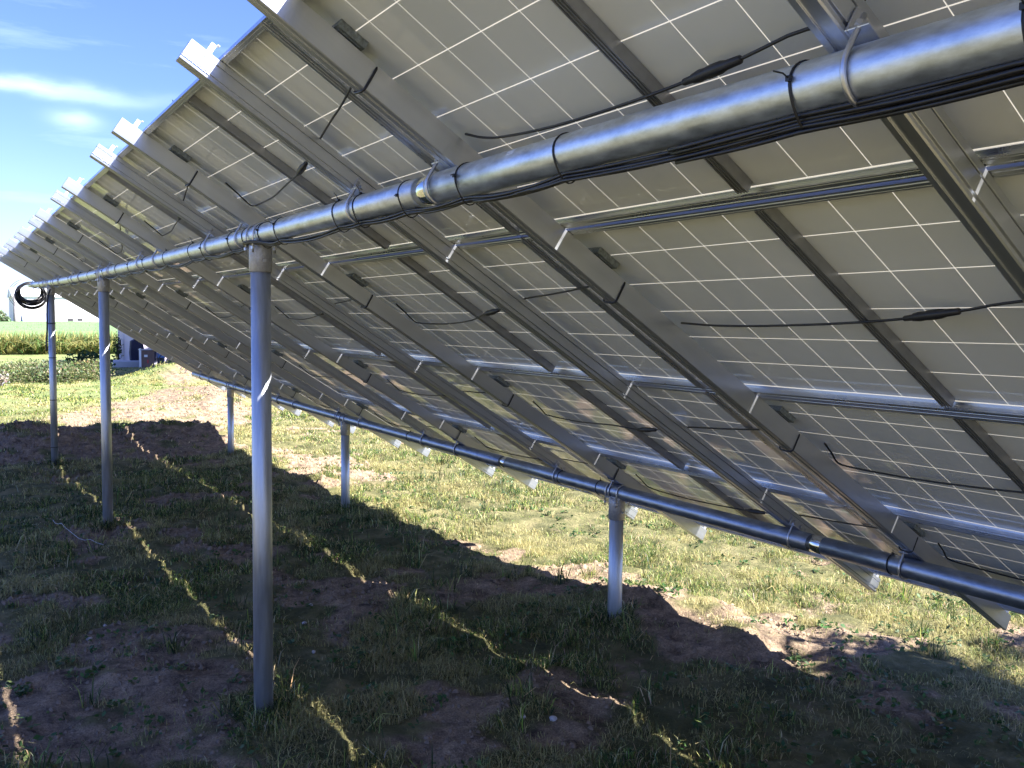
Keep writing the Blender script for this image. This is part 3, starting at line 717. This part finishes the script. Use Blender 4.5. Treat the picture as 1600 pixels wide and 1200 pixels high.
for c in range(NCOL):
    for r in range(4):
        if c == 0 and r == 3: pass
        pts = [P(x, s, n) for x, s, n in lead_pts(c, r)]
        root = empty('panel_lead'); cn = 'nearest column' if c == 0 else 'farthest column' if c == NCOL - 1 else TH[c] + ' column from the right'
        tag(root, 'thin black lead with plug hanging under a %s panel, %s' % (['top-row', 'second-row', 'third-row', 'bottom-row'][r], cn), 'cable', 'black connector leads under the panels')
        mb = MB(); mb.tube(smooth(pts, 4), .0036, 7); mb.build('cable', M['black'], root)
        a = P(*lead_pts(c, r)[15]); b_ = P(*lead_pts(c, r)[16]); d = (b_ - a).normalized(); mid_ = a.lerp(b_, .5)
        prof = [(-.085, .0036), (-.080, .0085), (-.045, .0095), (-.030, .0125), (.0, .0130), (.012, .0115), (.03, .0125), (.048, .0100), (.052, .0078), (.075, .0072), (.08, .0036)]
        mb = MB(); mb.tube([mid_ + d * t for t, _ in prof], [w for _, w in prof], 10); mb.build('plug', M['tie'], root)

# coil of spare cable at the far end, and the cable down the far post
root = empty('cable_coil', (0, 0, 0)); q = rear(-16.75); tag(root, 'coil of spare black cable hung on the far end of the upper pipe', 'cable coil')
mb = MB()
for k in range(16):
    r_ = .165 + .022 * (k % 4) + R.uniform(-.01, .01); cx = -16.75 + .012 * (k // 3) - .012; oy = R.uniform(-.012, .012); oz = R.uniform(-.015, .01)
    mb.ring(lambda i: Vector((cx + .03 * math.sin(i * .5 + k), q.y - .02 + oy + r_ * math.cos(2 * math.pi * i / 36), q.z + PR - r_ * 1.0 + oz + .01 + r_ * .9 * math.sin(2 * math.pi * i / 36))), 36, .012, 6)
mb.build('coil_loops', M['black'], root)
mb = MB()
for k, r_ in ((0, .33), (1, .30)):
    mb.tube([(-16.72 + .01 * k, q.y - .02 + r_ * math.cos(a), q.z - .16 + r_ * .8 * math.sin(a)) for a in np.linspace(2.0 + .2 * k, 4.4, 16)], .0035, 5)
mb.build('loose_strand', M['black'], root)
q = rear(-13.648); x = -13.648
root = empty('drop_cable'); tag(root, 'black cable hanging down the left side of the farthest tall post', 'cable')
mb = MB(); mb.tube(smooth([(x + .03, q.y + .02, q.z - .05), (x + .045, q.y - .03, q.z - .14), (x + .035, q.y - .055, q.z - .32), (x + .03, q.y - .058, q.z - .6), (x + .03, q.y - .07, q.z - .8), (x + .03, q.y - .072, q.z - .93)]), .012, 8); mb.build('cable', M['black'], root)
for i, dz in enumerate((.55, 1.02, 1.6, 2.25)):
    root = empty('post_tie', (x, q.y, q.z - dz)); mb = MB(); mb.ring(lambda i: ((PR + .003) * math.cos(2 * math.pi * i / 24), (PR + .003) * math.sin(2 * math.pi * i / 24), 0), 24, .005, 6); mb.build('tie_strap', M['tie'], root)
    tag(root, 'thin black tie round the farthest tall post, %s from its top' % TH[i], 'cable tie', 'ties round the farthest tall post')
# stray wire lying in the grass
wpts = []
for t in np.linspace(.52, 1, 12):
    x_ = -9.9 + 2.05 * t; y_ = -.78 + .62 * t + .05 * math.sin(t * 6); wpts.append((x_, y_, hz(x_, y_) + .05 + .05 * math.sin(t * 3.1)))
mb = MB(); mb.tube(wpts, .0014, 5); o = mb.build('stray_wire', M['sticker']); tag(o, 'thin pale stalk arching over the shaded grass beside a tall post', 'stalk')

# ------------------------------------------------------------------ background
def tree(name, label, x, y, h, r, n, leaf, cols, seed, squash=.8, low=.3, trunk=.03, clumps=26, group=None):
    rr = np.random.default_rng(seed); z = hz(x, y); root = empty(name, (x, y, z)); tag(root, label, 'tree', group)
    mb = MB(); th = h * .62
    tp = [(0, 0, -.2), (.02 * h, .01 * h, th * .4), (-.01 * h, .02 * h, th)]; mb.tube(smooth(tp, 4), [h * trunk * (1 - .6 * i / 8) for i in range(9)], 10)
    cen = []
    for k in range(clumps):
        d = rr.normal(size=3); d /= np.linalg.norm(d); q = d * (rr.random() ** .45) * np.array([r, r, r * squash]) * .8 + np.array([0, 0, h * (1 + low) / 2]); cen.append(q)
        if k % 2 == 0:
            s_ = Vector((0, 0, th * rr.uniform(.45, .95))); e = Vector(q); mb.tube([s_, s_.lerp(e, .5) + Vector((0, 0, .03 * h)), e], [h * trunk * .4, h * trunk * .22, h * trunk * .08], 6)
    mb.build('trunk', M['bark'], root)
    cen = np.array(cen); k = rr.integers(0, len(cen), n); cs = r * (.20 + .2 * rr.random(len(cen)))
    d = rr.normal(size=(n, 3)); d /= np.linalg.norm(d, axis=1)[:, None]
    pts = cen[k] + d * (cs[k] * rr.random(n) ** .4)[:, None] * np.array([1, 1, .75])
    shade = (.7 + .6 * rr.random(len(cen)))[k][:, None]
    cards('crown', pts, leaf, pal(n, cols, [1] * len(cols)) * shade, M['leaf'], root)
    return root
LEAFC = [(0.04, 0.09, 0.02), (0.06, 0.12, 0.03), (0.09, 0.15, 0.04)]
tree('orchard_tree', 'young leafy tree just outside the right edge whose shade dapples the turf', 0.45, 5.6, 5.0, 1.5, 8000, .11, LEAFC, 3, .8, .25, .012, 15)
tree('shade_tree', 'big leafy tree shading the patio beyond the array', -34.6, 10.4, 11.5, 5.4, 26000, .6, LEAFC, 5, .8, .2, .02, 70)
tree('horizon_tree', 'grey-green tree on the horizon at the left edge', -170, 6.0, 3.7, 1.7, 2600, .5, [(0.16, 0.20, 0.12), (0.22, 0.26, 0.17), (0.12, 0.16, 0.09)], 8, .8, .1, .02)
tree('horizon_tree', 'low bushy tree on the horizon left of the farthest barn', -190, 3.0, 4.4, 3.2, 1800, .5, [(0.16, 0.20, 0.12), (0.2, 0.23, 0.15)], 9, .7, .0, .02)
root = empty('utility_pole', (-172, 8.55, hz(-172, 8.55))); mb = MB(); mb.tube([(0, 0, -.5), (0, 0, 6.0)], [.22, .16], 8); mb.build('pole', M['wood_pole'], root); mb = MB(); mb.box((-.1, -.5, 5.4), (.1, .5, 5.55)); mb.build('crossarm', M['wood_pole'], root)
tag(root, 'dark upright pole on the horizon at the left edge', 'pole')
# barns on the horizon
def barn(x, y0, y1, depth, eave, ridge, label, wall='white_wall', roof='barn_roof', vents=()):
    z = hz(x, (y0 + y1) / 2); root = empty('barn', (x, y0, z)); L = y1 - y0
    mb = MB(); mb.box((-depth, 0, -.5), (0, L, eave)); mb.build('wall', M[wall], root)
    mb = MB(); o_ = .4
    mb.v = [(o_, -o_, eave - .1), (o_, L + o_, eave - .1), (-depth / 2, L + o_, ridge), (-depth / 2, -o_, ridge), (-depth - o_, -o_, eave - .1), (-depth - o_, L + o_, eave - .1)]
    mb.face((0, 1, 2, 3)); mb.face((3, 2, 5, 4)); mb.face((0, 3, 4)); mb.face((1, 5, 2)); mb.face((0, 4, 5, 1)); mb.build('roof', M[roof], root)
    for a, b_, c, d in vents: mb = MB(); mb.box((.02, a, c), (.08, b_, d)); mb.build('vent', M['dark'], root)
    tag(root, label, 'barn'); return root
barn(-205, 10.4, 52, 18, 6.4, 8.2, 'long white barn on the horizon behind the farthest posts', vents=[(9.6, 10.6, 1.3, 2.0), (11.4, 12.4, 1.5, 2.0)])
barn(-186, 11.0, 15.2, 6, 1.4, 2.9, 'small blue-grey roofed shed in front of the white barn', 'white_wall', 'grey_roof')
# crop field
fld = MB(); crop_z = hz(-62, 10) + 1.02
n = 90000; u = rng.random(n); x = -59.5 - 120 * u ** 2.6; y = -12 + 60 * rng.random(n); z = height(x, y, False)
fr = np.clip((x + 66) / 7, 0, 1); hh_ = (1.32 + .3 * rng.random(n)) * np.where(rng.random(n) < .5 * fr, .35 + .6 * rng.random(n), 1)
col = pal(n, [(0.09, 0.15, 0.05), (0.14, 0.21, 0.07), (0.20, 0.26, 0.10)], (1, 1, 1)); yel = np.array([[0.33, 0.30, 0.11]])
ym = (fr * (rng.random(n) < .5))[:, None]; col = col * (1 - ym) + yel * ym
o = blades('crop_field', x, y, z, hh_, .05 + .09 * rng.random(n) * np.clip(-x / 60, 1, 3), col, .7); tag(o, 'tall green crop with a yellowing front edge', kind='stuff')
mb = MB(); ys = np.linspace(-14, 60, 60); xs = np.linspace(-60.5, -198, 50)
for i, a in enumerate(xs):
    for j_, b_ in enumerate(ys):
        mb.v.append((float(a), float(b_), float(hz(a, b_) + (.1 if i == 0 else 1.36 + .1 * noise.noise(Vector((a * .4, b_ * .4, 0)))))))
for i in range(49):
    for j_ in range(59): k = i * 60 + j_; mb.face((k, k + 1, k + 61, k + 60), True)
M['canopy'] = mat('crop canopy', (0.10, 0.17, 0.06), 0.9, 0, 0.35, 1.2, 0.6, 3, coord='Object')
o = mb.build('crop_canopy', M['canopy']); tag(o, 'closed green top of the crop field', kind='stuff')
# weeds band
def weeds(n, xr, yr, hr, cols, name, label):
    cx = xr[0] + (xr[1] - xr[0]) * rng.random(n // 40); cy = yr[0] + (yr[1] - yr[0]) * rng.random(n // 40); ch = hr[0] + (hr[1] - hr[0]) * rng.random(n // 40)
    k = rng.integers(0, len(cx), n); X = cx[k] + rng.normal(size=n) * .28; Y = cy[k] + rng.normal(size=n) * .28; Z = height(X, Y, False) + ch[k] * rng.random(n)
    return tag(cards(name, np.stack([X, Y, Z], 1), .065, pal(n, cols, [1] * len(cols)), M['leaf']), label, kind='stuff')
weeds(22000, (-36.5, -32), (-2.5, 3.2), (.3, .7), [(0.05, 0.08, 0.03), (0.09, 0.12, 0.04), (0.14, 0.16, 0.06), (0.20, 0.18, 0.10)], 'weeds', 'ragged band of tall weeds beyond the lit lawn')
def bush(x, y, r, h, n, cols, label, leaf=.12):
    z = hz(x, y); root = empty('bush', (x, y, z)); tag(root, label, 'bush'); d = rng.normal(size=(n, 3)); d /= np.linalg.norm(d, axis=1)[:, None]
    lump = 1 + .35 * np.sin(d[:, 0] * 5 + x) * np.cos(d[:, 1] * 4 + y)
    p_ = d * (rng.random(n) ** .4 * lump)[:, None] * np.array([r, r, h / 2]) + np.array([0, 0, h * .45])
    cards('foliage', p_, leaf, pal(n, cols, [1] * len(cols)), M['leaf'], root)
    mb = MB()
    for k in range(7):
        a = k * .9; mb.tube([(0, 0, -.05), (math.cos(a) * r * .3, math.sin(a) * r * .3, h * .4), (math.cos(a) * r * .6, math.sin(a) * r * .6, h * .75)], [.02, .014, .006], 5)
    mb.build('stems', M['bark'], root)
bush(-36.6, 3.25, .75, .95, 1600, [(0.02, 0.05, 0.015), (0.03, 0.07, 0.02)], 'dark green bush in shade left of the second tall post')
bush(-31.0, -.02, .35, .5, 500, [(0.30, 0.27, 0.22), (0.42, 0.38, 0.34), (0.10, 0.09, 0.06)], 'pale dried clump of weeds at the left edge beyond the lawn', .09)
bush(-33.0, 1.7, .6, .8, 800, [(0.12, 0.16, 0.08), (0.2, 0.2, 0.12)], 'loose grey-green shrub left of the farthest tall post')
bush(-34.0, 3.0, .6, .75, 800, [(0.10, 0.14, 0.05), (0.22, 0.22, 0.09)], 'olive shrub between the two farthest tall posts')
bush(-47.5, 5.9, .22, 1.5, 260, [(0.03, 0.06, 0.02)], 'thin dark sapling beside the corner of the house')
# house and porch things
gz_ = hz(-44, 8); root = empty('house', (-44.2, 6.15, gz_)); tag(root, 'lilac-sided house corner in shade beyond the far end of the array', 'house')
mb = MB(); mb.box((-5, 0, -.3), (0, 11, 2.9)); mb.build('wall', M['siding'], root)
mb = MB(); mb.v = [(.35, -.2, 2.8), (.35, 11.3, 2.8), (-2.5, 11.3, 4.6), (-2.5, -.2, 4.6), (-5.3, -.2, 2.8), (-5.3, 11.3, 2.8)]; mb.face((0, 1, 2, 3)); mb.face((3, 2, 5, 4)); mb.face((0, 3, 4)); mb.face((1, 5, 2)); mb.face((0, 4, 5, 1)); mb.build('roof', M['roof'], root)
mb = MB(); mb.box((.01, .75, .15), (.05, .95, 1.2)); mb.box((.01, 1.1, .2), (.06, 1.25, 1.4)); mb.build('downpipe', M['navy'], root)
f = MB(); f.box((.01, 1.7, .0), (.06, 2.6, 2.0)); d = f.build('door', M['navy'], root); f = MB(); f.box((.061, 1.78, .95), (.10, 1.84, 1.0)); f.build('handle', M['zinc'], d)
mb = MB(); mb.box((-43.9, 4.2, gz_ - .1), (-42.2, 6.4, gz_ + .26)); o = bevel(mb.build('patio_slab', M['concrete']), .02); tag(o, 'pale concrete patio slab in front of the lilac house', 'patio slab')
root = empty('covered_grill', (-43.2, 6.05, gz_ + .26)); tag(root, 'navy canvas covered grill on the patio', 'grill')
mb = MB(); mb.extrude([(-.28, 0), (.28, 0), (.30, .35), (.22, .8), (.02, 1.0), (-.26, .85), (-.30, .35)], [lambda q: (-.22, q[0], q[1]), lambda q: (0, q[0] * 1.06, q[1] * 1.04), lambda q: (.22, q[0], q[1])]); mb.build('cover', M['navy'], root)
mb = MB(); [mb.tube([(a, b_, -.0), (a, b_, .1)], .02, 6) for a in (-.18, .18) for b_ in (-.22, .22)]; mb.build('wheels', M['dark'], root)
gq = hz(-41.9, 6.3)
root = empty('garden_cabinet', (-41.9, 6.0, gq)); tag(root, 'low brown cabinet standing at the end of the patio slab', 'cabinet')
mb = MB(); mb.box((-.45, 0, 0), (0, .55, .78)); bevel(mb.build('cabinet_body', M['cupboard'], root), .01); mb = MB(); mb.box((-.5, -.04, .781), (.04, .6, .82)); mb.build('cabinet_top', M['concrete'], root)
mb = MB(); mb.box((.002, -.09, 0), (.03, -.002, .86)); mb.build('side_board', M['white'], root)
mb = MB(); mb.box((.002, .12, .48), (.02, .26, .58)); mb.build('paper_label', M['white'], root); mb = MB(); mb.box((.002, .24, .2), (.02, .3, .36)); mb.build('latch', M['red'], root)
root = empty('cooler_box', (-42.2, 6.75, gq)); tag(root, 'blue and white cooler stacked on a dark box beside the cabinet', 'cooler')
mb = MB(); mb.box((-.3, 0, .42), (0, .32, .66)); bevel(mb.build('cooler_body', M['cooler'], root), .02); mb = MB(); mb.box((-.31, -.01, .661), (.01, .33, .74)); bevel(mb.build('cooler_lid', M['white'], root), .02)
mb = MB(); mb.box((-.28, .02, 0), (-.02, .30, .418)); o = bevel(mb.build('storage_crate', M['dark']), .01); o.location = (-42.2, 6.75, gq); tag(o, 'dark crate under the blue cooler', 'crate')
def bicycle(x, y, rz, label, paint):
    z = hz(x, y); root = empty('bicycle', (x, y, z)); root.rotation_euler = (0.12, 0, rz); tag(root, label, 'bicycle', 'bicycles by the patio')
    for wx in (-.5, .5):
        mb = MB(); mb.ring(lambda i: (wx + .31 * math.cos(i * math.pi / 12), 0, .33 + .31 * math.sin(i * math.pi / 12)), 24, .02, 6); w = mb.build('wheel', M['dark'], root)
        mb = MB(); [mb.tube([(wx, 0, .33), (wx + .3 * math.cos(a), 0, .33 + .3 * math.sin(a))], .003, 4) for a in np.arange(0, 6.2, .52)]; mb.build('spokes', M['zinc'], w)
    mb = MB()
    for a, b_ in (((-.5, .33), (-.15, .85)), ((-.5, .33), (-.05, .30)), ((-.05, .30), (-.17, .88)), ((-.05, .30), (.36, .78)), ((-.15, .82), (.36, .82)), ((.5, .33), (.34, .98))): mb.tube([(a[0], 0, a[1]), (b_[0], 0, b_[1])], .018, 6)
    mb.build('bicycle_frame', M[paint], root)
    mb = MB(); mb.box((-.3, -.06, .89), (-.06, .06, .94)); bevel(mb.build('saddle', M['dark'], root), .02); mb = MB(); mb.tube([(.38, -.26, 1.0), (.34, 0, 1.02), (.38, .26, 1.0)], .014, 6); mb.build('handlebar', M['zinc'], root)
bicycle(-40.6, 7.3, 1.5, 'dark bicycle leaning in the shade nearest the cabinet', 'dark')
bicycle(-40.2, 8.1, 1.7, 'reddish bicycle in the shade right of the dark one', 'red')
print('blades', tot)
